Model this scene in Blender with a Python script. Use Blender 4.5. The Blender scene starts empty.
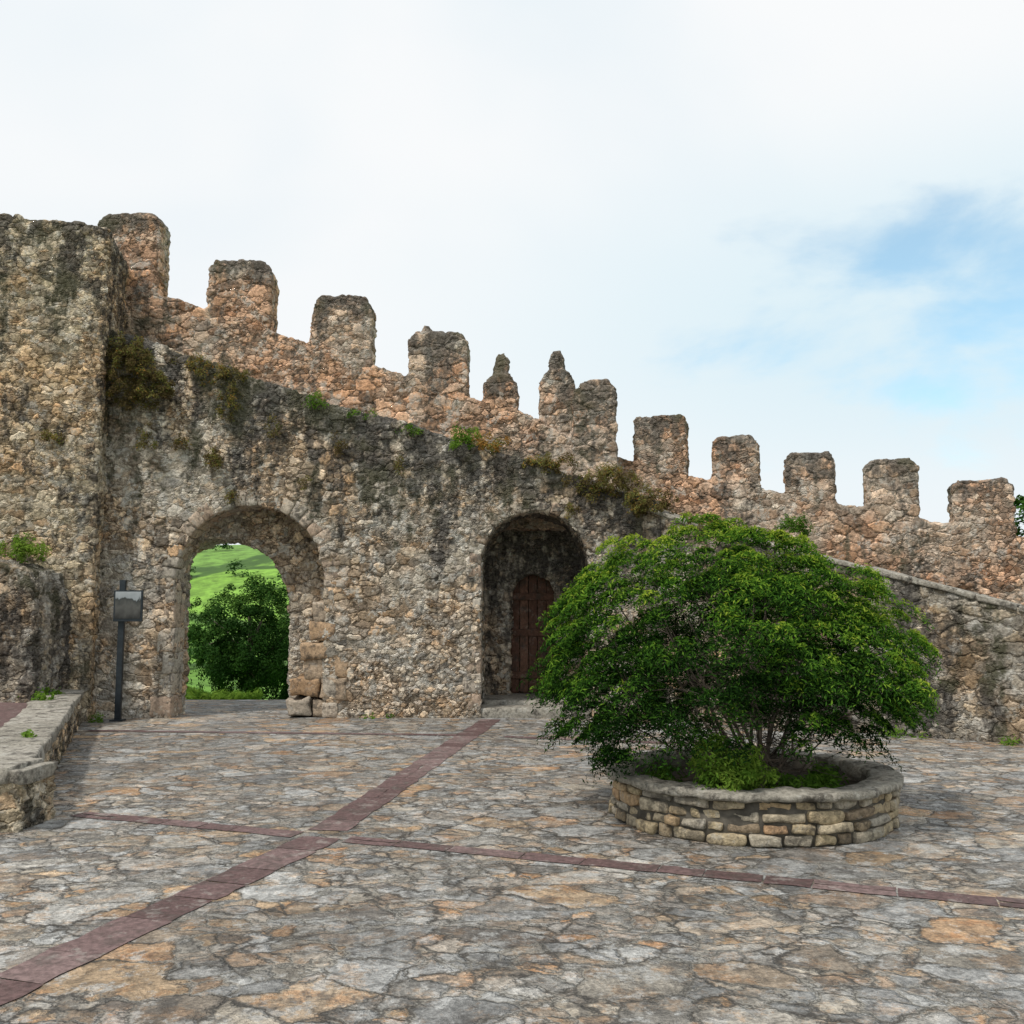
import bpy, bmesh, math, random
import numpy as np
from mathutils import Vector, Matrix, noise
R = random.Random(7)
RN = np.random.default_rng(11)
scene = bpy.context.scene
COL = scene.collection

# ------------------------------------------------------------------ node helper
class T:
    def __init__(s, nt):
        s.nt = nt
    def n(s, ty, ins=None, **props):
        nd = s.nt.nodes.new(ty)
        for k, v in props.items():
            setattr(nd, k, v)
        for k, v in (ins or {}).items():
            sk = nd.inputs[k]
            if isinstance(v, bpy.types.NodeSocket):
                s.nt.links.new(v, sk)
            else:
                sk.default_value = v
        return nd
    def m(s, op, a, b=0.0, c=None):
        i = {0: a, 1: b}
        if c is not None: i[2] = c
        return s.n('ShaderNodeMath', i, operation=op).outputs[0]
    def vm(s, op, a, b):
        return s.n('ShaderNodeVectorMath', {0: a, 1: b}, operation=op).outputs[0]
    def mr(s, v, a, b, c=0.0, d=1.0, smooth=True):
        return s.n('ShaderNodeMapRange', {0: v, 1: a, 2: b, 3: c, 4: d},
                   interpolation_type='SMOOTHSTEP' if smooth else 'LINEAR').outputs[0]
    def mix(s, f, a, b, mode='MIX'):
        return s.n('ShaderNodeMix', {0: f, 6: a, 7: b}, data_type='RGBA', blend_type=mode).outputs[2]
    def fmix(s, f, a, b):
        return s.n('ShaderNodeMix', {0: f, 2: a, 3: b}, data_type='FLOAT').outputs[0]
    def grey(s, v):
        return s.n('ShaderNodeCombineColor', {0: v, 1: v, 2: v}).outputs[0]
    def ramp(s, v, stops, interp='LINEAR'):
        nd = s.n('ShaderNodeValToRGB', {0: v})
        cr = nd.color_ramp
        cr.interpolation = interp
        while len(cr.elements) < len(stops):
            cr.elements.new(0.5)
        for e, (p, c) in zip(cr.elements, stops):
            e.position = p
            e.color = (c[0], c[1], c[2], 1)
        return nd.outputs[0]
    def noise(s, vec, scale, detail=4, rough=0.55, dist=0.0):
        return s.n('ShaderNodeTexNoise', {'Vector': vec, 'Scale': scale, 'Detail': detail,
                                         'Roughness': rough, 'Distortion': dist})
    def attr(s, name, out=2):
        return s.n('ShaderNodeAttribute', attribute_name=name).outputs[out]

def c4(c): return (c[0], c[1], c[2], 1.0)

def new_mat(name):
    m = bpy.data.materials.new(name)
    m.use_nodes = True
    m.node_tree.nodes.clear()
    return m, T(m.node_tree)

def finish_mat(m, t, col, rough, height=None, hscale=1.0, disp=True, spec=0.3):
    b = t.n('ShaderNodeBsdfPrincipled', {'Base Color': col, 'Roughness': rough})
    b.inputs['Specular IOR Level'].default_value = spec
    o = t.n('ShaderNodeOutputMaterial')
    t.nt.links.new(b.outputs[0], o.inputs[0])
    if height is not None:
        if disp:
            d = t.n('ShaderNodeDisplacement', {'Height': height, 'Midlevel': 0.0, 'Scale': hscale})
            t.nt.links.new(d.outputs[0], o.inputs[2])
            m.displacement_method = 'BOTH'
        else:
            bp = t.n('ShaderNodeBump', {'Height': height, 'Strength': 1.0, 'Distance': hscale})
            t.nt.links.new(bp.outputs[0], b.inputs['Normal'])
    return m

def rubble(name, scale, stops, mortar, stain_shade=0.8, zsq=1.5, relief=0.04, stain_col=(.05, .046, .042), lich=0.5, seed=0.0, warm=(1.2, .92, .66), plaster=.6, bias=.0):
    m, t = new_mat(name)
    p = t.vm('ADD', t.attr('rest', 1), (seed, seed * .7, seed * .3))
    wob = t.noise(p, 6.5, 3, .65)
    p2 = t.vm('ADD', p, t.vm('MULTIPLY', t.vm('SUBTRACT', wob.outputs[1], (.5, .5, .5)), (.20, .20, .14)))
    pv = t.vm('MULTIPLY', p2, (1, 1, zsq))
    f1 = t.n('ShaderNodeTexVoronoi', {'Vector': pv, 'Scale': scale}, feature='F1')
    ed = t.n('ShaderNodeTexVoronoi', {'Vector': pv, 'Scale': scale}, feature='DISTANCE_TO_EDGE').outputs[0]
    g1 = t.n('ShaderNodeTexVoronoi', {'Vector': pv, 'Scale': scale * 2.0}, feature='F1')
    ged = t.n('ShaderNodeTexVoronoi', {'Vector': pv, 'Scale': scale * 2.0}, feature='DISTANCE_TO_EDGE').outputs[0]
    lown = t.n('ShaderNodeSeparateColor', {0: t.noise(p, .85, 4, .6).outputs[1]})
    sel = t.mr(lown.outputs[0], .50, .54)
    rgb = t.n('ShaderNodeSeparateColor', {0: t.mix(sel, f1.outputs[1], g1.outputs[1])})
    edge = t.fmix(sel, ed, ged)
    col = t.ramp(rgb.outputs[0], stops)
    col = t.mix(1.0, col, t.grey(t.mr(rgb.outputs[1], 0, 1, .45, 1.42, False)), 'MULTIPLY')
    fine = t.noise(p, 20, 4, .75).outputs[0]
    col = t.mix(1.0, col, t.grey(t.mr(fine, .25, .75, .45, 1.55)), 'MULTIPLY')
    mid = t.n('ShaderNodeSeparateColor', {0: t.noise(p, 4.6, 5, .75).outputs[1]})
    mo = t.mr(t.m('ADD', edge, t.m('MULTIPLY', t.m('SUBTRACT', fine, .5), .2)), .015, .085, 1, 0)
    mcol = t.mix(t.mr(lown.outputs[1], .40, .56), c4(mortar), c4([x * .35 for x in mortar]))
    mcol = t.mix(1.0, mcol, t.grey(t.mr(fine, .25, .75, .6, 1.3)), 'MULTIPLY')
    pl = t.mr(t.m('ADD', t.m('MULTIPLY', lown.outputs[2], .6), t.m('MULTIPLY', mid.outputs[2], .4)), .51, .58, 0, plaster)
    mo = t.m('MAXIMUM', mo, pl)
    col = t.mix(t.m('MULTIPLY', mo, .88), col, mcol)
    col = t.mix(t.mr(lown.outputs[1], .45, .6, 0, .7), col, t.mix(1.0, col, c4(warm), 'MULTIPLY'))
    lf = t.mr(mid.outputs[0], .53, .61, 0, lich)
    col = t.mix(lf, col, (.52, .51, .47, 1))
    st = t.noise(t.vm('MULTIPLY', p, (1.9, 1.9, .36)), 1.6, 4, .65).outputs[0]
    sm = t.m('ADD', t.m('ADD', t.m('MULTIPLY', st, .5), t.m('MULTIPLY', mid.outputs[1], .5)), t.m('MULTIPLY', t.attr('stain_shade'), .15))
    sf = t.mr(sm, .50 - bias, .60 - bias, 0, stain_shade)
    scol = t.mix(1.0, c4(stain_col), t.grey(t.mr(fine, .3, .7, .4, 1.9)), 'MULTIPLY')
    col = t.mix(sf, col, scol)
    # thin moss where stained
    ms = t.m('MULTIPLY', sf, t.mr(lown.outputs[2], .5, .62, 0, .45))
    col = t.mix(ms, col, (.075, .08, .03, 1))
    h = t.m('MULTIPLY', t.mr(edge, 0.0, .15), t.mr(rgb.outputs[2], 0, 1, .3, 1.0))
    h = t.m('MULTIPLY', h, t.m('SUBTRACT', 1.0, t.m('MULTIPLY', pl, .8)))
    h = t.m('ADD', t.m('MULTIPLY', h, relief), t.m('MULTIPLY', fine, relief * .7))
    h = t.m('SUBTRACT', h, relief * .8)
    return finish_mat(m, t, col, .92, h, 1.0, True, spec=.15)

def tinted(name, stops, relief=.006, dark=.5, rough=.9, lich=.4):
    m, t = new_mat(name)
    p = t.attr('rest', 1)
    col = t.ramp(t.attr('tint'), stops)
    fine = t.noise(p, 24, 4, .75).outputs[0]
    col = t.mix(1.0, col, t.grey(t.mr(fine, .25, .75, .55, 1.4)), 'MULTIPLY')
    mid = t.n('ShaderNodeSeparateColor', {0: t.noise(p, 5.5, 5, .75).outputs[1]})
    col = t.mix(t.mr(mid.outputs[0], .54, .64, 0, lich), col, (.46, .45, .41, 1))
    col = t.mix(t.mr(mid.outputs[1], .49, .62, 0, dark), col, (.06, .054, .047, 1))
    return finish_mat(m, t, col, rough, t.m('MULTIPLY', fine, relief * 2.4), 1.0, False, spec=.2)

def leafmat(name, stops, trans=.35, rough=.55):
    m, t = new_mat(name)
    col = t.ramp(t.attr('tint'), stops)
    b = t.n('ShaderNodeBsdfDiffuse', {'Color': col})
    tr = t.n('ShaderNodeBsdfTranslucent', {'Color': t.mix(1.0, col, (1.3, 1.35, .7, 1), 'MULTIPLY')})
    mx = t.n('ShaderNodeMixShader', {0: trans})
    t.nt.links.new(b.outputs[0], mx.inputs[1]); t.nt.links.new(tr.outputs[0], mx.inputs[2])
    o = t.n('ShaderNodeOutputMaterial'); t.nt.links.new(mx.outputs[0], o.inputs[0])
    return m

def plain(name, c, rough=.7, metal=0.0, var=.3, sc=12):
    m, t = new_mat(name)
    g = t.n('ShaderNodeTexCoord').outputs[3]
    f = t.mr(t.noise(g, sc, 4).outputs[0], .3, .7, 1 - var, 1 + var)
    col = t.mix(1.0, c4(c), t.grey(f), 'MULTIPLY')
    finish_mat(m, t, col, rough)
    [n for n in m.node_tree.nodes if n.type == 'BSDF_PRINCIPLED'][0].inputs['Metallic'].default_value = metal
    return m

# ------------------------------------------------------------------ mesh helper
def finish(me, mat, smooth=True, tint=None, stain_shade=None):
    n = len(me.vertices)
    co = np.empty(n * 3, dtype=np.float32); me.vertices.foreach_get('co', co)
    a = me.attributes.new('rest', 'FLOAT_VECTOR', 'POINT'); a.data.foreach_set('vector', co)
    if tint is not None:
        a = me.attributes.new('tint', 'FLOAT', 'POINT'); a.data.foreach_set('value', np.asarray(tint, dtype=np.float32))
    if stain_shade is not None:
        s = np.array([stain_shade(*v) for v in co.reshape(-1, 3)], dtype=np.float32)
        a = me.attributes.new('stain_shade', 'FLOAT', 'POINT'); a.data.foreach_set('value', s)
    me.materials.clear(); me.materials.append(mat)
    me.polygons.foreach_set('use_smooth', [smooth] * len(me.polygons))
    me.update()

def add(name, me, parent=None):
    o = bpy.data.objects.new(name, me); COL.objects.link(o)
    if parent: o.parent = parent
    return o

def empty(name):
    e = bpy.data.objects.new(name, None); COL.objects.link(e); e.empty_display_size = .2
    return e

def prism(bm, poly, y0, y1, M=None):
    a = [bm.verts.new((x, y0, z)) for x, z in poly]
    b = [bm.verts.new((x, y1, z)) for x, z in poly]
    if M:
        for v in a + b: v.co = M @ v.co
    n = len(poly)
    bm.faces.new(a); bm.faces.new(list(reversed(b)))
    for i in range(n):
        j = (i + 1) % n
        bm.faces.new((a[j], a[i], b[i], b[j]))

def strip(bm, path, tops, bots, thick):
    n = len(path); nor = []
    for i in range(n):
        p = Vector(path[max(0, i - 1)]); q = Vector(path[min(n - 1, i + 1)])
        d = (q - p).normalized(); nor.append(Vector((-d.y, d.x)))
    sec = []
    for (x, y), zt, zb, nn in zip(path, tops, bots, nor):
        sec.append([bm.verts.new(c) for c in ((x, y, zb), (x, y, zt), (x + nn.x * thick, y + nn.y * thick, zt), (x + nn.x * thick, y + nn.y * thick, zb))])
    for a, b in zip(sec[:-1], sec[1:]):
        for i in range(4):
            j = (i + 1) % 4
            bm.faces.new((a[i], a[j], b[j], b[i]))
    bm.faces.new(sec[0]); bm.faces.new(list(reversed(sec[-1])))

def remeshed(name, bm, mat, voxel=.035, amp=.09, size=.4, amp2=.03, stain_shade=None, parent=None):
    bmesh.ops.recalc_face_normals(bm, faces=bm.faces)
    me = bpy.data.meshes.new(name + '_src'); bm.to_mesh(me); bm.free()
    o = bpy.data.objects.new(name + '_src', me); COL.objects.link(o)
    r = o.modifiers.new('r', 'REMESH'); r.mode = 'VOXEL'; r.voxel_size = voxel
    for k, (s, a) in enumerate(((size, amp), (size * .28, amp2))):
        tx = bpy.data.textures.new(name + str(k), 'CLOUDS'); tx.noise_scale = s; tx.noise_depth = 3
        d = o.modifiers.new('d%d' % k, 'DISPLACE'); d.texture = tx; d.strength = a; d.mid_level = .5
    dg = bpy.context.evaluated_depsgraph_get()
    m2 = bpy.data.meshes.new_from_object(o.evaluated_get(dg))
    bpy.data.objects.remove(o)
    m2.name = name
    finish(m2, mat, True, stain_shade=stain_shade)
    return add(name, m2, parent)

_b = bmesh.new(); bmesh.ops.create_cube(_b, size=2)
bmesh.ops.subdivide_edges(_b, edges=_b.edges, cuts=4, use_grid_fill=True)
def _rm(a):
    s = 1 if a > 0 else -1; a = abs(a)
    return s * (1 if a > .9 else (.86 if a > .5 else .32))
CV = [Vector((_rm(v.co.x), _rm(v.co.y), _rm(v.co.z))) for v in _b.verts]; _b.verts.index_update(); CF = [[v.index for v in f.verts] for f in _b.faces]; _b.free()

class Rocks:
    def __init__(s): s.v = []; s.f = []; s.t = []
    def rock(s, c, tint, k=12, nz=.012, nf=5.0):
        base = len(s.v); off = Vector((R.random() * 50, R.random() * 50, R.random() * 50))
        for p in CV:
            n = (abs(p.x) ** k + abs(p.y) ** k + abs(p.z) ** k) ** (1 / k)
            q = p / max(n, 1.0)
            u, v, w = (q.x + 1) / 2, (q.y + 1) / 2, (q.z + 1) / 2
            r = Vector((0, 0, 0))
            for i in range(8):
                r += Vector(c[i]) * ((u if i & 1 else 1 - u) * (v if i & 2 else 1 - v) * (w if i & 4 else 1 - w))
            r += noise.noise_vector(r * nf + off) * nz + noise.noise_vector(r * nf * 3 + off) * nz * .4
            s.v.append(r)
        s.f += [[i + base for i in f] for f in CF]
        s.t += [tint] * len(CV)
    def box(s, x0, x1, y0, y1, z0, z1, tint, j=.012, **kw):
        c = [Vector((x1 if i & 1 else x0, y1 if i & 2 else y0, z1 if i & 4 else z0)) + Vector((R.uniform(-j, j), R.uniform(-j, j) * .6, R.uniform(-j, j))) for i in range(8)]
        s.rock(c, tint, **kw)
    def obj(s, name, mat, parent=None):
        me = bpy.data.meshes.new(name); me.from_pydata(s.v, [], s.f); finish(me, mat, True, tint=s.t)
        return add(name, me, parent)

def leaves_mesh(name, C, N, L, tint, mat, parent=None, wid=.45):
    n = len(C)
    N = N / np.linalg.norm(N, axis=1)[:, None]
    rv = RN.normal(size=(n, 3)); t = np.cross(N, rv); t /= np.linalg.norm(t, axis=1)[:, None]
    b = np.cross(N, t)
    L = np.asarray(L)[:, None]
    V = np.empty((n, 4, 3))
    V[:, 0] = C - t * L * .5; V[:, 2] = C + t * L * .5 - N * L * .12
    V[:, 1] = C + b * L * wid * .5 + N * L * .06; V[:, 3] = C - b * L * wid * .5 + N * L * .06
    me = bpy.data.meshes.new(name)
    F = np.arange(n * 4).reshape(n, 4)
    me.from_pydata(V.reshape(-1, 3).tolist(), [], F.tolist())
    finish(me, mat, False, tint=np.repeat(tint, 4))
    return add(name, me, parent)

def clumps(cs, per, flat=.45, spread=1.0, droop=.35, jit=.38):
    cs = np.array(cs); k = len(cs)
    idx = np.repeat(np.arange(k), per)
    n = len(idx)
    u = RN.normal(size=(n, 3)); u /= np.linalg.norm(u, axis=1)[:, None]
    u *= (RN.random(n) ** .45)[:, None]
    nn = cs[idx, 4:7]; nn = nn / np.linalg.norm(nn, axis=1)[:, None]
    along = (u * nn).sum(1)[:, None]
    u = u - nn * along * (1 - flat)
    rr = cs[idx, 3][:, None]
    C = cs[idx, :3] + u * rr * spread
    C[:, 2] -= (u[:, 0] ** 2 + u[:, 1] ** 2) * rr[:, 0] * droop
    N = nn + u * .5 + RN.normal(size=(n, 3)) * jit
    return C, N, idx, along[:, 0]

def tubes(name, paths, mat, parent=None, sides=6):
    V = []; F = []
    for pts in paths:
        prev = None
        for i, (p, r) in enumerate(pts):
            p = Vector(p)
            q = Vector(pts[min(i + 1, len(pts) - 1)][0]); o = Vector(pts[max(i - 1, 0)][0])
            d = (q - o).normalized()
            a = d.orthogonal().normalized(); b = d.cross(a)
            ring = []
            for s in range(sides):
                an = 2 * math.pi * s / sides
                ring.append(len(V)); V.append(p + (a * math.cos(an) + b * math.sin(an)) * r)
            if prev:
                for s in range(sides):
                    F.append((prev[s], prev[(s + 1) % sides], ring[(s + 1) % sides], ring[s]))
            prev = ring
    me = bpy.data.meshes.new(name); me.from_pydata(V, [], F); finish(me, mat, True)
    return add(name, me, parent)

# ------------------------------------------------------------------ materials
WALL = rubble('rubble_wall_stone', 5.0, [(0, (.34, .30, .25)), (.18, (.50, .44, .35)), (.36, (.41, .39, .36)), (.52, (.56, .51, .43)), (.68, (.28, .26, .23)), (.82, (.46, .35, .24)), (1, (.48, .46, .42))], (.46, .41, .34), stain_shade=.88, relief=.052, bias=-.002, plaster=.42, lich=.65, stain_col=(.06, .056, .052), warm=(1.14, .92, .72))
TOWER = rubble('tower_rubble_stone', 5.8, [(0, (.36, .30, .21)), (.25, (.52, .43, .30)), (.5, (.42, .38, .31)), (.75, (.56, .48, .36)), (1, (.42, .30, .19))], (.48, .41, .30), stain_shade=.85, relief=.045, seed=4.0, plaster=.4, bias=-.005, warm=(1.16, .92, .70))
PARA = rubble('parapet_stone', 3.7, [(0, (.37, .25, .175)), (.2, (.49, .355, .25)), (.4, (.42, .345, .28)), (.6, (.53, .40, .30)), (.8, (.32, .255, .205)), (1, (.52, .45, .37))], (.42, .355, .29), stain_shade=.85, relief=.034, seed=9.0, lich=.5, warm=(1.14, .84, .66), stain_col=(.085, .077, .068), zsq=1.7, plaster=.35, bias=.005)
STAIR = rubble('stair_wall_stone', 4.6, [(0, (.24, .22, .19)), (.3, (.38, .34, .28)), (.6, (.30, .285, .26)), (1, (.38, .31, .22))], (.32, .29, .245), stain_shade=.88, relief=.045, seed=2.0, plaster=.35)
DRESS = tinted('dressed_stone', [(0, (.38, .28, .21)), (.4, (.45, .36, .28)), (.7, (.40, .37, .32)), (1, (.48, .41, .33))], dark=.75)
ORANGE = tinted('weathered_orange_stone', [(0, (.38, .25, .15)), (.5, (.44, .31, .20)), (1, (.38, .33, .27))], dark=.75, lich=.35)
PLANT_ST = tinted('planter_stone', [(0, (.22, .17, .12)), (.3, (.42, .34, .22)), (.6, (.36, .33, .28)), (.8, (.50, .40, .25)), (1, (.36, .22, .13))], dark=.65, relief=.008)
COPE = tinted('coping_stone', [(0, (.29, .27, .23)), (1, (.38, .355, .31))], dark=.8, lich=.6, relief=.010)
SLAB = tinted('purple_slab', [(0, (.105, .066, .064)), (.5, (.145, .094, .092)), (1, (.195, .138, .133))], dark=.45, lich=.3, rough=.6, relief=.004)
SOIL = plain('soil', (.05, .04, .028), .95, var=.5)
BARK = plain('bark', (.13, .11, .09), .9, var=.4)
METAL = plain('dark_metal', (.045, .055, .065), .45, .6, .15)
DOORM = tinted('red_brown_timber', [(0, (.115, .062, .045)), (1, (.17, .095, .068))], dark=.7, lich=.2)

def paving():
    m, t = new_mat('crazy_paving')
    p = t.n('ShaderNodeTexCoord').outputs[3]
    wob = t.noise(p, 2.8, 5, .65)
    p2 = t.vm('ADD', p, t.vm('MULTIPLY', t.vm('SUBTRACT', wob.outputs[1], (.5, .5, .5)), (.36, .36, 0)))
    p2 = t.vm('MULTIPLY', p2, (.86, 1.14, 0))
    def vor(s):
        a = t.n('ShaderNodeTexVoronoi', {'Vector': p2, 'Scale': s}, feature='F1', voronoi_dimensions='2D').outputs[1]
        b = t.n('ShaderNodeTexVoronoi', {'Vector': p2, 'Scale': s}, feature='DISTANCE_TO_EDGE', voronoi_dimensions='2D').outputs[0]
        return a, t.m('DIVIDE', b, s)
    a1, e1 = vor(2.9); a2, e2 = vor(6.4)
    s1 = t.n('ShaderNodeSeparateColor', {0: a1})
    sel = t.m('GREATER_THAN', s1.outputs[2], .40)
    cellc = t.n('ShaderNodeSeparateColor', {0: t.mix(sel, a1, a2)})
    e = t.fmix(sel, e1, t.m('MINIMUM', e1, e2))
    col = t.ramp(cellc.outputs[0], [(0, (.30, .30, .295)), (.16, (.38, .38, .37)), (.3, (.40, .355, .29)), (.40, (.29, .29, .285)), (.52, (.41, .41, .395)), (.63, (.42, .28, .17)), (.70, (.33, .315, .29)), (.85, (.44, .32, .205)), (.92, (.38, .37, .345)), (1, (.21, .19, .17))])
    col = t.mix(1.0, col, t.grey(t.mr(cellc.outputs[1], 0, 1, .62, 1.18, False)), 'MULTIPLY')
    f1 = t.noise(p, 9, 5, .78, .6).outputs[0]
    col = t.mix(1.0, col, t.grey(t.mr(f1, .3, .7, .5, 1.42)), 'MULTIPLY')
    mid = t.n('ShaderNodeSeparateColor', {0: t.noise(p, 4.4, 6, .78).outputs[1]})
    col = t.mix(t.mr(mid.outputs[2], .50, .59, 0, .5), col, t.mix(1.0, col, (1.22, .85, .56, 1), 'MULTIPLY'))
    col = t.mix(t.mr(mid.outputs[0], .52, .60, 0, .68), col, (.47, .472, .46, 1))
    col = t.mix(t.mr(mid.outputs[1], .515, .62, 0, .68), col, (.085, .08, .075, 1))
    big = t.noise(p, .45, 4, .6).outputs[0]
    col = t.mix(1.0, col, t.grey(t.mr(big, .35, .65, .78, 1.1)), 'MULTIPLY')
    fine = t.noise(p, 45, 3, .7).outputs[0]
    col = t.mix(1.0, col, t.grey(t.mr(fine, .3, .7, .72, 1.25)), 'MULTIPLY')
    ee = t.m('ADD', e, t.m('MULTIPLY', t.m('SUBTRACT', f1, .5), .030))
    mo = t.mr(ee, .003, .017, 1, 0)
    mcol = t.mix(t.mr(wob.outputs[0], .44, .56), (.32, .305, .27, 1), (.10, .092, .08, 1))
    col = t.mix(t.m('MULTIPLY', mo, .85), col, mcol)
    col = t.mix(t.m('MULTIPLY', t.mr(ee, .000, .007, 1, 0), .75), col, (.04, .036, .032, 1))
    h = t.m('ADD', t.m('MULTIPLY', t.mr(e, 0, .03), .7), t.m('MULTIPLY', f1, 1.5))
    h = t.m('ADD', h, t.m('MULTIPLY', cellc.outputs[2], .3))
    h = t.m('ADD', h, t.m('MULTIPLY', fine, .3))
    b = t.n('ShaderNodeBsdfPrincipled', {'Base Color': col, 'Roughness': t.mr(f1, .3, .7, .5, .8)})
    b.inputs['Specular IOR Level'].default_value = .35
    bp = t.n('ShaderNodeBump', {'Height': h, 'Strength': 1.0, 'Distance': .028})
    t.nt.links.new(bp.outputs[0], b.inputs['Normal'])
    o = t.n('ShaderNodeOutputMaterial'); t.nt.links.new(b.outputs[0], o.inputs[0])
    return m
PAVE = paving()

def field():
    m, t = new_mat('grass_fields')
    p = t.n('ShaderNodeTexCoord').outputs[3]
    pf = t.vm('MULTIPLY', p, (1, 1, 0))
    s = t.n('ShaderNodeSeparateColor', {0: t.n('ShaderNodeTexVoronoi', {'Vector': pf, 'Scale': .045}, feature='F1').outputs[1]})
    e = t.n('ShaderNodeTexVoronoi', {'Vector': pf, 'Scale': .045}, feature='DISTANCE_TO_EDGE').outputs[0]
    col = t.ramp(s.outputs[0], [(0, (.09, .20, .03)), (.5, (.17, .32, .045)), (1, (.13, .25, .05))])
    f = t.mr(t.noise(p, .5, 6, .75).outputs[0], .3, .7, .55, 1.35)
    col = t.mix(1.0, col, t.grey(f), 'MULTIPLY')
    hed = t.mr(t.m('ADD', e, t.m('MULTIPLY', t.m('SUBTRACT', t.noise(p, .4, 4).outputs[0], .5), .12)), .02, .07, .85, 0)
    col = t.mix(hed, col, (.03, .07, .015, 1))
    return finish_mat(m, t, col, .9)
FIELD = field()

# ------------------------------------------------------------------ ground + terrain
def ss(x): x = np.clip(x, 0, 1); return x * x * (3 - 2 * x)
ax = np.concatenate([np.linspace(-900, -150, 16)[:-1], np.linspace(-150, -24, 22)[:-1], np.linspace(-24, 24, 17)[:-1], np.linspace(24, 150, 22)[:-1], np.linspace(150, 900, 16)])
ay = np.concatenate([np.linspace(-900, -60, 14)[:-1], np.linspace(-60, 16.5, 14)[:-1], np.linspace(16.5, 60, 30)[:-1], np.linspace(60, 300, 50)[:-1], np.linspace(300, 1200, 16)])
def terr(X, Y):
    q = np.maximum(np.maximum(Y - 17.3, np.abs(X) - 22), -Y - 25)
    Z = -.06 - .3 * ss(q / 4) - 5 * ss(q / 32) + 20.5 * ss((q - 34) / 135)
    return Z + ss((q - 30) / 60) * (1.8 * np.sin(X * .045 + 1) + 1.0 * np.sin(Y * .06 + X * .02))
X, Y = np.meshgrid(ax, ay)
Z = terr(X, Y)
nx, ny = len(ax), len(ay)
me = bpy.data.meshes.new('ground')
me.from_pydata(np.stack([X, Y, Z], -1).reshape(-1, 3).tolist(), [], [(j * nx + i, j * nx + i + 1, (j + 1) * nx + i + 1, (j + 1) * nx + i) for j in range(ny - 1) for i in range(nx - 1)])
finish(me, FIELD); add('ground', me)
me = bpy.data.meshes.new('paved_courtyard')
me.from_pydata([(-18, -14, 0), (18, -14, 0), (18, 16.6, 0), (-3.3, 16.6, 0), (-3.3, 17.6, -.03), (-6.4, 17.6, -.03), (-6.4, 16.6, 0), (-18, 16.6, 0)], [], [(0, 1, 2, 3, 6, 7), (3, 4, 5, 6)])
finish(me, PAVE, False); add('paved_courtyard', me)

def band(lines):
    V = []; F = []; tt = []
    for (p, q, w, z) in lines:
        p = Vector(p); q = Vector(q); d = q - p; L = d.length; d.normalize(); n = Vector((-d.y, d.x))
        s = 0
        while s < L:
            l = R.uniform(.28, .55); e = min(s + l, L)
            rows = [(-.5, .5)] if R.random() < .7 else [(-.5, 0), (0, .5)]
            for a, b in rows:
                g = .004; i = len(V)
                pts = []
                for u in range(4): pts.append((s + g + (e - s - 2 * g) * u / 3, a))
                for u in range(4): pts.append((e - g - (e - s - 2 * g) * u / 3, b))
                for ss_, ww in pts:
                    c = p + d * ss_ + n * (ww * w + (g if ww == a else -g) + R.uniform(-.014, .014))
                    V.append((c.x + R.uniform(-.005, .005), c.y + R.uniform(-.005, .005), z))
                F.append(tuple(range(i, i + 8))); tt += [R.random()] * 8
            s = e
    me = bpy.data.meshes.new('paving_band'); me.from_pydata(V, [], F); finish(me, SLAB, False, tint=tt)
    add('paving_band', me)
band([((-1.33, 6.95), (-3.6, -.4), .30, .005), ((-1.33, 7.15), (-.30, 14.2), .30, .005),
      ((-1.52, 7.03), (-3.4, 7.72), .18, .005), ((-1.15, 6.9), (8.6, 3.2), .18, .005),
      ((-5.6, 12.9), (-.70, 12.45), .16, .005), ((-.1, 12.3), (3.0, 11.4), .16, .005)])

# ------------------------------------------------------------------ castle wall
def arc(cx, r, zs, zb, n=22, sx=1.0):
    pts = [(cx - r, zb)]
    for i in range(n + 1):
        a = math.pi - math.pi * i / n
        pts.append((cx + r * math.cos(a), zs + r * math.sin(a) * sx))
    pts.append((cx + r, zb))
    return pts
TOPL = [(2.25, 3.22), (1.63, 3.39), (.6, 3.72), (-.64, 4.08), (-1.8, 4.5), (-2.93, 4.77), (-4.5, 5.33), (-6.18, 5.87), (-7.2, 6.2)]
A1 = (-3.93, 1.12, 2.04); A1b = (-4.60, 1.14, 1.56); A2 = (.35, .82, 2.26)
castle = empty('castle_wall')
bm = bmesh.new()
prism(bm, [(-7.2, -.3)] + arc(*A1, -.3) + arc(*A2, -.3) + [(2.25, -.3)] + TOPL, 14.4, 15.12)
prism(bm, [(-7.2, -.3)] + arc(*A1b, -.3) + arc(*A2, -.3) + [(2.25, -.3)] + TOPL, 15.0, 16.05)
prism(bm, [(-1.2, -.3)] + arc(.36, .37, 1.8, -.3) + [(2.25, -.3), (2.25, 3.1), (-1.2, 3.1)], 15.95, 16.4)
prism(bm, [(-1.0, -.3), (1.6, -.3), (1.6, 2.7), (-1.0, 2.7)], 16.34, 16.6)
def wall_top(x):
    for (a, za), (b, zb) in zip(TOPL[:-1], TOPL[1:]):
        if b <= x <= a: return za + (zb - za) * (x - a) / (b - a)
    return 3.2
def wstain_shade(x, y, z):
    if y < 14.7: return max(0, 1 - (wall_top(x) - z) / 1.9) * .75 - .35 * max(0, min(1, (2.2 - z)))
    if x > -1: return .1 + .3 * max(0, z - 1)  # recess interior: shade painted into the stone colour, deeper higher up
    return -.4
remeshed('wall_body', bm, WALL, .034, .10, .45, .035, parent=castle, stain_shade=wstain_shade)
rk = Rocks()
for i in range(5):
    rk.box(-.02 + i * .15, .122 + i * .15, 16.22 + R.uniform(0, .01), 16.33, .2, 2.2, R.random(), j=.002, k=16, nz=.004)
for zc in (.45, 1.15, 1.75):
    rk.box(-.02, .74, 16.19, 16.225, zc, zc + .11, .2, j=.003, k=16, nz=.004)
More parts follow.
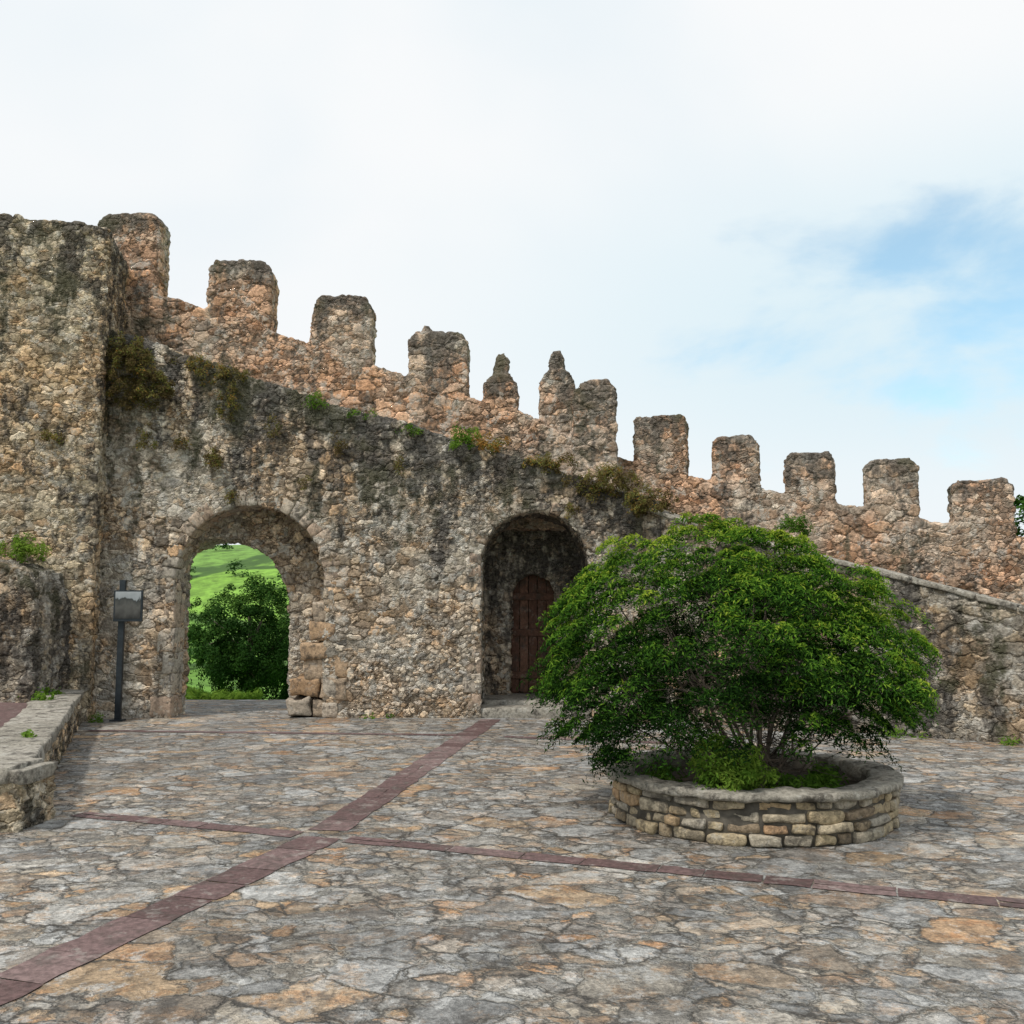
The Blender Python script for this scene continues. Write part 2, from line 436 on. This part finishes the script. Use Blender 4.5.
rk.obj('niche_timber_door', DOORM, castle)

rk = Rocks()
rk.box(-.52, 1.2, 14.42, 14.98, -.05, .14, .2, nz=.012)
rk.box(-.5, 1.2, 14.96, 16.4, -.05, .2, .5, nz=.012)
rk.obj('recess_step', COPE, castle)

rk = Rocks()
def vous(cx, r, zs, n, w, y0, y1, jl=True, jr=True, zb=0):
    for i in range(n):
        a0 = math.pi * i / n + .003; a1 = math.pi * (i + 1) / n - .003
        r0 = r - R.uniform(.0, .015); r1 = r + w * R.uniform(.7, 1.25)
        yy = y0 + R.uniform(-.008, .02)
        c = []
        for k in range(8):
            a = a1 if k & 1 else a0; y = y1 if k & 2 else yy; rr = r1 if k & 4 else r0
            c.append((cx + rr * math.cos(a), y, zs + rr * math.sin(a)))
        rk.rock(c, R.random(), k=14, nz=.018, nf=6)
    for sgn, on in ((-1, jl), (1, jr)):
        z = zb
        while on and z < zs - .1:
            h = min(R.uniform(.2, .42), zs - z)
            if zs - z - h < .1: h = zs - z
            wd = w * R.choice((.6, .95, 1.3))
            xa, xb = sorted((cx + sgn * (r - .01), cx + sgn * (r + wd)))
            rk.box(xa, xb, y0 + R.uniform(-.008, .02), y1, z + .003, z + h - .003, R.random(), nz=.018, k=14)
            z += h
vous(*A1, 21, .24, 14.395, 14.9, True, True)
vous(*A2, 17, .20, 14.40, 14.85, True, False, .1)
rk.obj('arch_voussoirs', DRESS, castle)
rk = Rocks()
for x0, x1, z0, z1 in ((-3.36, -2.98, 0, .3), (-2.99, -2.46, 0, .27), (-3.28, -2.84, .3, .56), (-2.85, -2.42, .27, .6), (-3.12, -2.74, .56, .86), (-2.76, -2.44, .6, .92), (-3.16, -2.66, .86, 1.12), (-3.04, -2.6, 1.12, 1.4), (-2.98, -2.66, 1.4, 1.72)):
    rk.box(x0, x1, 14.40 + R.uniform(-.03, .03), 15.12, z0, z1, R.random(), j=.035, k=12, nz=.05, nf=5)
rk.obj('gate_jamb_stones', ORANGE, castle)

LP = [(-7.2, 7.15), (-5.5, 6.72), (-3.71, 6.11), (-1.70, 5.43), (-.6, 5.05), (.22, 4.82), (1.0, 4.4), (1.87, 4.05), (2.6, 3.85)]
RP = [(2.5, 3.86), (3.03, 3.73), (5.22, 3.22), (6.41, 2.93), (8.5, 2.45), (11.5, 1.8)]
def ry(x): return 16.37 - .267 * x - .12
ML = [(-6.45, 1.05, 8.25, 15.6), (-4.56, 1.06, 7.43, 15.6), (-2.84, 1.0, 6.80, 15.6), (-1.22, .97, 6.22, 15.6), (-.18, .55, 5.50, 15.6), (.76, .56, 5.60, 15.7), (1.34, .70, 5.30, 15.3)]
MR = [(2.43, .86, 4.78), (3.59, .73, 4.38), (4.70, .75, 4.07), (5.86, .76, 3.91), (7.10, .83, 3.55), (8.45, .9, 3.2), (9.8, .9, 2.9)]
bm = bmesh.new()
strip(bm, [(x, 15.6) for x, z in LP], [z for x, z in LP], [2.9] * len(LP), .5)
strip(bm, [(x, ry(x)) for x, z in RP], [z for x, z in RP], [-.3] * len(RP), .5)
for i, (x, w, zt, y) in enumerate(ML):
    h = w / 2; ch = .14 if w > .7 else .16
    a, b2 = R.uniform(-.05, .05), R.uniform(-.04, .04)
    zb = zt - 1.9
    prism(bm, [(x - h, zb), (x + h, zb), (x + h + .01, zt - ch * 1.3 + a), (x + h - ch * .9, zt - .02 + b2), (x - h + ch + a, zt), (x - h - .01, zt - ch * 1.2)], y - .02, y + .5)
    if i in (4, 5):
        prism(bm, [(x - .13, zt - .1), (x + .13, zt - .1), (x + .12, zt + .18), (x + .05, zt + .35), (x - .07, zt + .34), (x - .12, zt + .16)], y + .08, y + .38)
    if i == 3:
        prism(bm, [(x - .32, zt - .1), (x - .1, zt - .1), (x - .14, zt + .1), (x - .26, zt + .12)], y + .1, y + .36)
for x, w, zt in MR:
    h = w / 2; ch = R.uniform(.06, .13)
    M = Matrix.Translation((x, ry(x), 0)) @ Matrix.Rotation(-math.atan(.267), 4, 'Z')
    prism(bm, [(-h, zt - 1.6), (h, zt - 1.6), (h, zt - ch), (h - ch, zt), (-h + ch, zt), (-h, zt - ch * .8)], -.03, .5, M)
allm = [(a[0], a[1], a[2]) for a in ML] + MR
def pstain(x, y, z):
    b = -.15
    for mx, w, zt in allm:
        if abs(x - mx) < w * .62:
            b = max(b, min(1, max(0, (z - (zt - .6)) / .6)) - .05)
    return b * .75
remeshed('parapet', bm, PARA, .034, .07, .3, .03, parent=castle, stain_shade=pstain)

SP = [(1.95, 14.42), (2.58, 13.98), (4.18, 12.91), (6.10, 11.62), (8.6, 9.95), (10.2, 8.9)]
SZ = [3.14, 2.84, 2.28, 1.61, .76, .19]
bm = bmesh.new()
strip(bm, SP, SZ, [-.3] * 6, .45)
strip(bm, [(a + .2, b + .3) for a, b in SP], [z - .22 for z in SZ], [-.3] * 6, 2.6)
remeshed('stair_wall', bm, STAIR, .036, .07, .5, .03, parent=castle, stain_shade=lambda x, y, z: .3)
rk = Rocks()
for (a, b, za, zb) in zip(SP[:-1], SP[1:], SZ[:-1], SZ[1:]):
    a = Vector((*a, za)); b = Vector((*b, zb)); d = b - a; L = d.length; d.normalize()
    n = Vector((-d.y, d.x, 0)).normalized(); s = 0
    while s < L:
        e = min(s + R.uniform(.35, .8), L)
        lo = R.uniform(-.012, .012)
        c = []
        for k in range(8):
            p = a + d * ((e - .003) if k & 1 else (s + .003)) + n * (.48 if k & 2 else -.035) + Vector((0, 0, (.04 + lo) if k & 4 else -.03))
            c.append(p)
        rk.rock(c, R.random(), k=14, nz=.016)
        s = e
rk.obj('stair_coping', COPE, castle)

# ------------------------------------------------------------------ tower
tower = empty('stone_tower')
bm = bmesh.new()
strip(bm, [(-12.5, 12.4), (-9.2, 13.3), (-6.08, 13.98)], [7.6, 7.55, 7.33], [-.3] * 3, 1.9)
remeshed('tower_wall', bm, TOWER, .036, .09, .5, .04, parent=tower, stain_shade=lambda x, y, z: max(0, (z - 5.6) / 2) * .7)
bm = bmesh.new()
prism(bm, [(-9.0, .2), (-6.34, .2), (-6.38, 1.6), (-6.5, 2.12), (-6.9, 2.24), (-9.0, 2.3)], 12.9, 14.2)
remeshed('buttress', bm, STAIR, .036, .16, .4, .06, parent=tower, stain_shade=lambda x, y, z: .3)

# ------------------------------------------------------------------ stone platform
plat = empty('stone_platform')
bm = bmesh.new()
strip(bm, [(-3.55, 7.14), (-6.20, 14.05)], [.36, .36], [-.2, -.2], .5)
strip(bm, [(-11.5, 7.6), (-3.55, 7.10)], [.36, .36], [-.2, -.2], .5)
remeshed('platform_wall', bm, TOWER, .03, .03, .3, .02, parent=plat, stain_shade=lambda x, y, z: .5 if z < .2 else .2)
me = bpy.data.meshes.new('platform_top')
me.from_pydata([(-3.8, 7.3, .37), (-6.4, 14.1, .37), (-12, 13.5, .37), (-12, 7.6, .37)], [], [(0, 1, 2, 3)])
finish(me, SLAB, False, tint=[.4, .7, .9, .5]); add('platform_top', me, plat)
rk = Rocks()
def cope(a, b, w, z0, z1, lo=.5, hi=1.0, over=.04):
    a = Vector((*a, 0)); b = Vector((*b, 0)); d = b - a; L = d.length; d.normalize(); n = Vector((-d.y, d.x, 0)); s = 0
    while s < L:
        e = min(s + R.uniform(lo, hi), L); dz = R.uniform(-.015, .015)
        rk.rock([a + d * ((e - .004) if k & 1 else (s + .004)) + n * ((w + R.uniform(-.05, .05)) if k & 2 else -over + R.uniform(-.015, .015)) + Vector((0, 0, z1 + dz if k & 4 else z0)) for k in range(8)], R.random(), k=14, nz=.02, nf=4)
        s = e
cope((-3.70, 7.50), (-6.18, 13.95), .5, .34, .45)
cope((-11.5, 7.58), (-3.52, 7.07), .46, .34, .45)
rk.obj('platform_coping', COPE, plat)

# ------------------------------------------------------------------ planter
planter = empty('stone_planter')
PC = (1.86, 7.72); RO = 1.09
rk = Rocks()
zz = 0.0
for h in (.085, .07, .08, .07):
    a = R.random()
    end = a + 2 * math.pi
    while a < end - .04:
        e = min(a + R.uniform(.09, .30), end)
        ro = RO + R.uniform(-.03, .016); c = []
        for k in range(8):
            an = (e - .008) if k & 1 else (a + .008); rr = RO - .16 if k & 2 else ro
            z = zz + h - .006 if k & 4 else zz + .004
            c.append((PC[0] + rr * math.cos(an), PC[1] + rr * math.sin(an), z + R.uniform(-.010, .010)))
        rk.rock(c, R.random(), k=8, nz=.018, nf=9)
        a = e
    zz += h
rk.obj('planter_wall', PLANT_ST, planter)
def ring(name, prof, mat, n=160, nz=.0, tint=.5):
    V = []; F = []; k = len(prof)
    for i in range(n):
        a = 2 * math.pi * i / n
        for r, z in prof:
            v = Vector((PC[0] + r * math.cos(a), PC[1] + r * math.sin(a), z))
            v += noise.noise_vector(v * 4) * nz + noise.noise_vector(v * 14) * nz * .6
            V.append(v)
    for i in range(n):
        for j in range(k):
            j2 = (j + 1) % k; i2 = (i + 1) % n
            F.append((i * k + j, i2 * k + j, i2 * k + j2, i * k + j2))
    me = bpy.data.meshes.new(name); me.from_pydata(V, [], F); finish(me, mat, True, tint=[tint] * len(V))
    return add(name, me, planter)
ring('planter_core', [(RO - .035, -.02), (RO - .035, .31), (RO - .2, .31), (RO - .2, -.02)], plain('planter_mortar', (.10, .09, .075), .95, var=.4))
ring('planter_rim', [(RO + .02, .300), (RO + .04, .312), (RO + .04, .350), (RO + .025, .360), (RO - .08, .364), (RO - .17, .361), (RO - .19, .350), (RO - .195, .31), (RO - .19, .2), (RO - .1, .29)], COPE, 260, .022, .35)
V = [(PC[0], PC[1], .29)]; F = []
for r in (.3, .55, .75, .92):
    for i in range(40):
        a = 2 * math.pi * i / 40; x, y = PC[0] + r * math.cos(a), PC[1] + r * math.sin(a)
        V.append((x, y, .27 - .04 * r + noise.noise(Vector((x, y, 0)) * 5) * .03))
for i in range(40):
    F.append((0, 1 + i, 1 + (i + 1) % 40))
    for k in range(3):
        b = 1 + k * 40
        F.append((b + i, b + 40 + i, b + 40 + (i + 1) % 40, b + (i + 1) % 40))
me = bpy.data.meshes.new('planter_soil'); me.from_pydata(V, [], F); finish(me, SOIL); add('planter_soil', me, planter)

# ------------------------------------------------------------------ large spreading shrub
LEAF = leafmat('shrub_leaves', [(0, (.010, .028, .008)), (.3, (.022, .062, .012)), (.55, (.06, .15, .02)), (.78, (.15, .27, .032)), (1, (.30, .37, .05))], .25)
shrub = empty('spreading_yew_shrub')
C0 = np.array([1.83, 7.72, 1.15])
pads = []; tipsl = []
while len(pads) < 760:
    d = RN.normal(size=3); d /= np.linalg.norm(d)
    if d[2] < -.75: continue
    right = d[0] > 0
    up = d[2] > 0
    p = (1.75 if up else 2.0) if right else (2.5 if up else 3.0)
    k = (np.abs(d) ** p).sum() ** (-1 / p)
    s = 1 - .45 * RN.random() ** 2.2
    lump = 1 + .16 * noise.noise(Vector(d * 3.1) + Vector((3, 1, 5))) + .11 * noise.noise(Vector(d * 7))
    off = d * k * s * lump * np.array([1.42 if right else 1.52, 1.2, 1.12 if up else .80])
    pos = C0 + off
    if d[2] < -.15 and -.25 < off[0] < .85 and off[1] < .5 and RN.random() < .6: continue
    if pos[2] < .5 or (pos[2] < .60 and abs(off[0]) < .9): continue
    nrm = np.array([d[0] * .6, d[1] * .6, .85 + .2 * d[2]])
    pads.append([*pos, RN.uniform(.09, .23), *nrm]); tipsl.append(pos)
C, N, idx, al = clumps(pads, 190, .20, droop=.55, jit=.6)
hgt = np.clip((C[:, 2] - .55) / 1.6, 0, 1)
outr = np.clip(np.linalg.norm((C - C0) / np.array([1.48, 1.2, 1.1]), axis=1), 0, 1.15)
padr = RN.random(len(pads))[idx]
tint = np.clip(-.24 + .55 * hgt * outr + .36 * (padr - .3) + .22 * outr + .45 * al + .24 * np.clip((C[:, 0] - 1.8) / 1.1, 0, 1) * outr + RN.normal(size=len(C)) * .09, 0, 1)  # painted light: lit tops and rim, dark undersides; plus random leaf tone, yellower right
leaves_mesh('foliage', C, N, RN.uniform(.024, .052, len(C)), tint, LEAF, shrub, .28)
paths = []
mains = []
for i in range(30):
    tgt = np.array(tipsl[RN.integers(len(tipsl))]); tgt = C0 + (tgt - C0) * .75
    b = np.array([1.90 + RN.uniform(-.15, .15), 7.68 + RN.uniform(-.15, .15), .24])
    mid = b + (tgt - b) * .45 + np.array([0, 0, .05]) + RN.normal(size=3) * .09
    pts = []; r0 = RN.uniform(.008, .018)
    for u in np.linspace(0, 1, 9):
        p = (1 - u) ** 2 * b + 2 * u * (1 - u) * mid + u * u * tgt + RN.normal(size=3) * .015
        pts.append((p, r0 * (1 - .75 * u)))
    paths.append(pts); mains.append(pts)
for tpos in tipsl[::3]:
    best = min(((np.linalg.norm(q[0] - tpos), q) for mm in mains for q in mm[3:8]), key=lambda z: z[0])[1]
    b = best[0]; tp = b + (np.array(tpos) - b) * .85; mid = (b + tp) / 2 + RN.normal(size=3) * .04
    paths.append([((1 - u) ** 2 * b + 2 * u * (1 - u) * mid + u * u * tp, .005 * (1 - .7 * u)) for u in np.linspace(0, 1, 6)])
for i in range(560):
    mm = mains[RN.integers(len(mains))]; q = mm[RN.integers(1, 6)][0]
    e = q + RN.normal(size=3) * np.array([.24, .20, .09]) + np.array([0, 0, .05])
    paths.append([(q, .0035), ((q + e) / 2 + RN.normal(size=3) * .025, .0025), (e, .0015)])
tubes('stems', paths, plain('shrub_stems', (.10, .082, .066), .85, var=.35), shrub, 5)

# ------------------------------------------------------------------ small plants
GREEN = leafmat('weed_leaves', [(0, (.035, .08, .012)), (.5, (.09, .18, .025)), (1, (.20, .30, .05))], .3)
DRY = leafmat('dry_shrub_leaves', [(0, (.055, .04, .022)), (.5, (.14, .105, .045)), (.75, (.15, .17, .05)), (1, (.34, .18, .05))], .2)
def plant(name, parts, per, L, mat, tl=.5, flat=.8, wid=.35):
    cs = []
    for x, y, z, rx, rz, n in parts:
        for i in range(n):
            u = RN.normal(size=3); u /= np.linalg.norm(u); u *= RN.random() ** .4
            cs.append([x + u[0] * rx, y + u[1] * min(rx, .25), z + u[2] * rz, RN.uniform(.05, .11), u[0], -.6, .7])
    C, N, idx, al = clumps(cs, per, flat)
    tint = np.clip(tl + RN.normal(size=len(C)) * .14 + (RN.random(len(cs))[idx] - .5) * .5, 0, 1)
    return leaves_mesh(name, C, N, RN.uniform(L * .7, L * 1.3, len(C)), tint, mat, None, wid)
plant('fern_plant', [(1.52, 6.94, .50, .27, .19, 48), (1.7, 7.02, .42, .3, .10, 16)], 60, .04, GREEN, .68)
plant('weed_patch', [(2.15, 7.1, .33, .35, .05, 14), (1.2, 7.4, .34, .2, .06, 8), (2.45, 7.5, .34, .2, .06, 8)], 40, .05, GREEN, .3)
plant('wall_shrub', [(-5.75, 14.2, 5.1, .42, .5, 90), (-5.45, 14.25, 4.95, .4, .3, 45), (-5.9, 14.2, 5.55, .35, .2, 26)], 60, .045, DRY, .5)
plant('wall_shrub', [(1.4, 14.35, 3.5, .7, .25, 80), (2.1, 14.25, 3.2, .45, .22, 55), (.6, 14.4, 3.8, .45, .15, 34), (2.8, 13.9, 2.85, .3, .12, 16)], 55, .045, DRY, .55)
plant('wall_shrub', [(-.35, 14.45, 4.12, .35, .14, 26)], 45, .045, DRY, .9)
plant('wall_weed', [(-.75, 14.4, 4.2, .28, .2, 30)], 50, .045, GREEN, .65)
plant('wall_weed', [(-2.95, 14.35, 4.75, .2, .12, 14), (-2.3, 14.4, 4.55, .3, .06, 8), (-1.5, 14.4, 4.3, .3, .06, 8)], 40, .04, GREEN, .5)
plant('wall_weed', [(-4.4, 14.3, 5.15, .45, .14, 30), (-4.3, 14.3, 4.75, .2, .3, 20), (-4.9, 14.3, 5.35, .3, .1, 12)], 50, .04, DRY, .65)
plant('wall_weed', [(-6.9, 13.5, 2.45, .35, .18, 30)], 45, .05, GREEN, .85)
plant('wall_weed', [(-6.75, 13.75, 4.1, .25, .12, 12)], 45, .04, DRY, .6)
plant('wall_weed', [(-4.5, 14.28, 3.85, .14, .25, 16), (-5.0, 14.28, 4.1, .12, .12, 8), (-4.2, 14.28, 3.3, .1, .1, 6), (-5.5, 14.25, 4.2, .15, .3, 12)], 45, .04, DRY, .55)
plant('wall_weed', [(-3.6, 14.28, 4.35, .12, .16, 9), (-2.6, 14.28, 4.1, .12, .2, 9), (-1.7, 14.28, 3.75, .12, .14, 8), (-3.1, 14.28, 3.5, .08, .1, 5), (.9, 14.28, 3.1, .15, .12, 9)], 40, .038, DRY, .5)
plant('wall_weed', [(3.9, 13.2, 2.75, .3, .14, 26)], 40, .045, GREEN, .3)
plant('platform_weed', [(-6.3, 13.1, .45, .35, .07, 18), (-6.0, 12.4, .45, .15, .05, 7), (-4.3, 8.7, .45, .1, .03, 4)], 30, .06, GREEN, .6)
plant('ground_weed', [(-5.95, 13.9, .04, .15, .04, 5), (-2.0, 14.3, .03, .3, .03, 5), (4.9, 12.2, .04, .3, .04, 7), (5.9, 11.6, .04, .3, .04, 7)], 24, .05, GREEN, .5)

# ------------------------------------------------------------------ trees
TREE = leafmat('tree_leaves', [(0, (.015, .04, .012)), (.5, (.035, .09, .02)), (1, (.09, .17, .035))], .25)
def tree(name, x, y, z0, H, W, per=110, n=150, L=.1, trunk=.09, low=.12):
    e = empty(name)
    cs = []; c = np.array([x, y, z0 + H * (1 + low) / 2]); rz = H * (1 - low) / 2
    for i in range(n):
        d = RN.normal(size=3); d /= np.linalg.norm(d)
        s = (1 - .6 * RN.random() ** 1.8) * (1 + .22 * noise.noise(Vector(d * 2) + Vector((x, y, 0))))
        p = c + d * s * np.array([W / 2, W / 2, rz])
        cs.append([*p, RN.uniform(.12, .22) * W / 2.2, *(d + np.array([0, 0, .5]))])
    C, N, idx, al = clumps(cs, per, .6)
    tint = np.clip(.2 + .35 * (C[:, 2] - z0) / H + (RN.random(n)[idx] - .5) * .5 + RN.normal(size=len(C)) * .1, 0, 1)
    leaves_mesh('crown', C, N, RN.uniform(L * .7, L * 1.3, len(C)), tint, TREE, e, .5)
    P = [[((x, y, z0 - .2), trunk), ((x + .03, y, z0 + H * .25), trunk * .8), ((x - .03, y + .04, z0 + H * .7), trunk * .35)]]
    for i in range(12):
        q = np.array(cs[RN.integers(n)][:3]); b = np.array([x, y, z0 + H * RN.uniform(.15, .5)])
        P.append([(b, trunk * .4), ((b + q) / 2 + np.array([0, 0, .05 * H]), trunk * .25), (q, trunk * .08)])
    tubes('trunk', P, BARK, e, 7)
tree('broadleaf_tree', -5.85, 21.6, -.55, 2.85, 2.7, L=.07, n=300, per=100, low=.02)
tree('broadleaf_tree', -5.2, 24.0, -.9, 2.1, 2.2, n=110, L=.1, low=.02)
tree('broadleaf_tree', 11.0, 20.2, -.6, 5.2, 2.8, L=.11, n=140)
plant('meadow_grass', [(-6.8, 19.0, -.08, .9, .14, 80), (-5.4, 19.2, -.12, .8, .1, 50)], 50, .12, GREEN, .7, 1.0, .12)
cs = []
for i in range(150):
    a = RN.uniform(-1.0, .1); rr = RN.choice([60, 72, 85, 100, 118, 140]) + RN.normal() * 3
    x = math.sin(a) * rr; y = 17 + math.cos(a) * rr
    z = float(terr(np.array(x), np.array(y)))
    for k in range(4):
        cs.append([x + RN.normal() * 1.4, y + RN.normal() * 1.0, z + RN.uniform(.4, 1.8), RN.uniform(.6, 1.1), 0, -.2, 1])
C, N, idx, al = clumps(cs, 50, .8)
leaves_mesh('distant_trees', C, N, RN.uniform(.3, .6, len(C)), np.clip(.3 + RN.normal(size=len(C)) * .2, 0, 1), TREE)

# ------------------------------------------------------------------ information sign
sign = empty('information_sign')
def boxo(name, x0, x1, y0, y1, z0, z1, mat, parent, bev=.004, rot=0):
    bm = bmesh.new(); bmesh.ops.create_cube(bm, size=1)
    for v in bm.verts:
        v.co = Vector((v.co.x * (x1 - x0), v.co.y * (y1 - y0), v.co.z * (z1 - z0)))
    bmesh.ops.bevel(bm, geom=bm.edges[:], offset=bev, segments=2, affect='EDGES')
    me = bpy.data.meshes.new(name); bm.to_mesh(me); bm.free(); me.materials.append(mat)
    o = add(name, me, parent); o.location = ((x0 + x1) / 2, (y0 + y1) / 2, (z0 + z1) / 2); o.rotation_euler = (rot, 0, 0)
    return o
boxo('post', -5.71, -5.625, 14.0, 14.06, 0, 2.02, METAL, sign)
boxo('base_plate', -5.76, -5.575, 13.95, 14.11, .0, .02, METAL, sign)
boxo('panel_frame', -5.76, -5.34, 13.94, 13.97, 1.42, 1.87, METAL, sign)
boxo('bracket', -5.70, -5.635, 13.965, 14.01, 1.55, 1.75, METAL, sign)
m, t = new_mat('sign_photo_print')
g = t.n('ShaderNodeTexCoord').outputs[0]
sp = t.n('ShaderNodeSeparateXYZ', {0: g})
hz = t.m('ADD', sp.outputs[2], t.m('MULTIPLY', t.m('SUBTRACT', t.noise(t.vm('MULTIPLY', g, (1, 0, .6)), 4, 4).outputs[0], .5), .8))
pic = t.ramp(hz, [(0, (.03, .03, .03)), (.45, (.10, .10, .095)), (.70, (.04, .045, .045)), (.76, (.28, .31, .33)), (1, (.36, .39, .41))])
finish_mat(m, t, pic, .35)
boxo('panel_picture', -5.735, -5.365, 13.934, 13.939, 1.46, 1.85, m, sign, .001)

# ------------------------------------------------------------------ world, sun, camera
sun_el, sun_az = math.radians(56), math.radians(228)
w = bpy.data.worlds.new('World'); scene.world = w; w.use_nodes = True; w.node_tree.nodes.clear()
t = T(w.node_tree)
sky = t.n('ShaderNodeTexSky', sky_type='NISHITA', sun_disc=False, sun_elevation=sun_el, sun_rotation=sun_az)
d = t.n('ShaderNodeTexCoord').outputs[0]
bg1 = t.n('ShaderNodeBackground', {0: t.mix(1.0, sky.outputs[0], (1.15, 1.5, 1.38, 1), 'MULTIPLY'), 1: .15})
nz = t.noise(t.vm('MULTIPLY', d, (1, 1, 2.2)), 5.0, 7, .55, .2).outputs[0]
nz2 = t.noise(t.vm('MULTIPLY', d, (1, 1, 2.0)), 1.4, 4, .5, .3).outputs[0]
cc = t.mix(t.mr(nz2, .35, .65), (.83, .90, .945, 1), (.95, .965, .975, 1))
dd = t.n('ShaderNodeVectorMath', {0: t.vm('MULTIPLY', t.vm('SUBTRACT', d, (.49, .83, .27)), (.75, .6, 2.5))}, operation='LENGTH').outputs[1]
cc = t.mix(t.mr(dd, .12, .6, .8, 0), cc, (.68, .855, .935, 1))
bg2 = t.n('ShaderNodeBackground', {0: cc, 1: 1.0})
v = t.m('ADD', dd, t.m('MULTIPLY', t.m('SUBTRACT', nz, .5), .9))
blue = t.mr(v, .02, .29, .72, 0.0)
mx = t.n('ShaderNodeMixShader', {0: blue})
t.nt.links.new(bg2.outputs[0], mx.inputs[1]); t.nt.links.new(bg1.outputs[0], mx.inputs[2])
o = t.n('ShaderNodeOutputWorld'); t.nt.links.new(mx.outputs[0], o.inputs[0])

sd = bpy.data.lights.new('sun', 'SUN'); sd.energy = 2.8; sd.angle = math.radians(5); sd.color = (1, .94, .85)
so = bpy.data.objects.new('sun', sd); COL.objects.link(so)
dirv = Vector((math.sin(sun_az) * math.cos(sun_el), math.cos(sun_az) * math.cos(sun_el), math.sin(sun_el)))
so.rotation_euler = dirv.to_track_quat('Z', 'Y').to_euler(); so.location = dirv * 30

cd = bpy.data.cameras.new('camera'); cd.lens = 33.75; cd.sensor_width = 36; cd.clip_end = 5000
co = bpy.data.objects.new('camera', cd); COL.objects.link(co)
co.location = (0, 0, 1.6); co.rotation_euler = (math.radians(90 + 5.77), 0, 0)
scene.camera = co
scene.view_settings.view_transform = 'Standard'; scene.view_settings.look = 'None'; scene.view_settings.exposure = 0
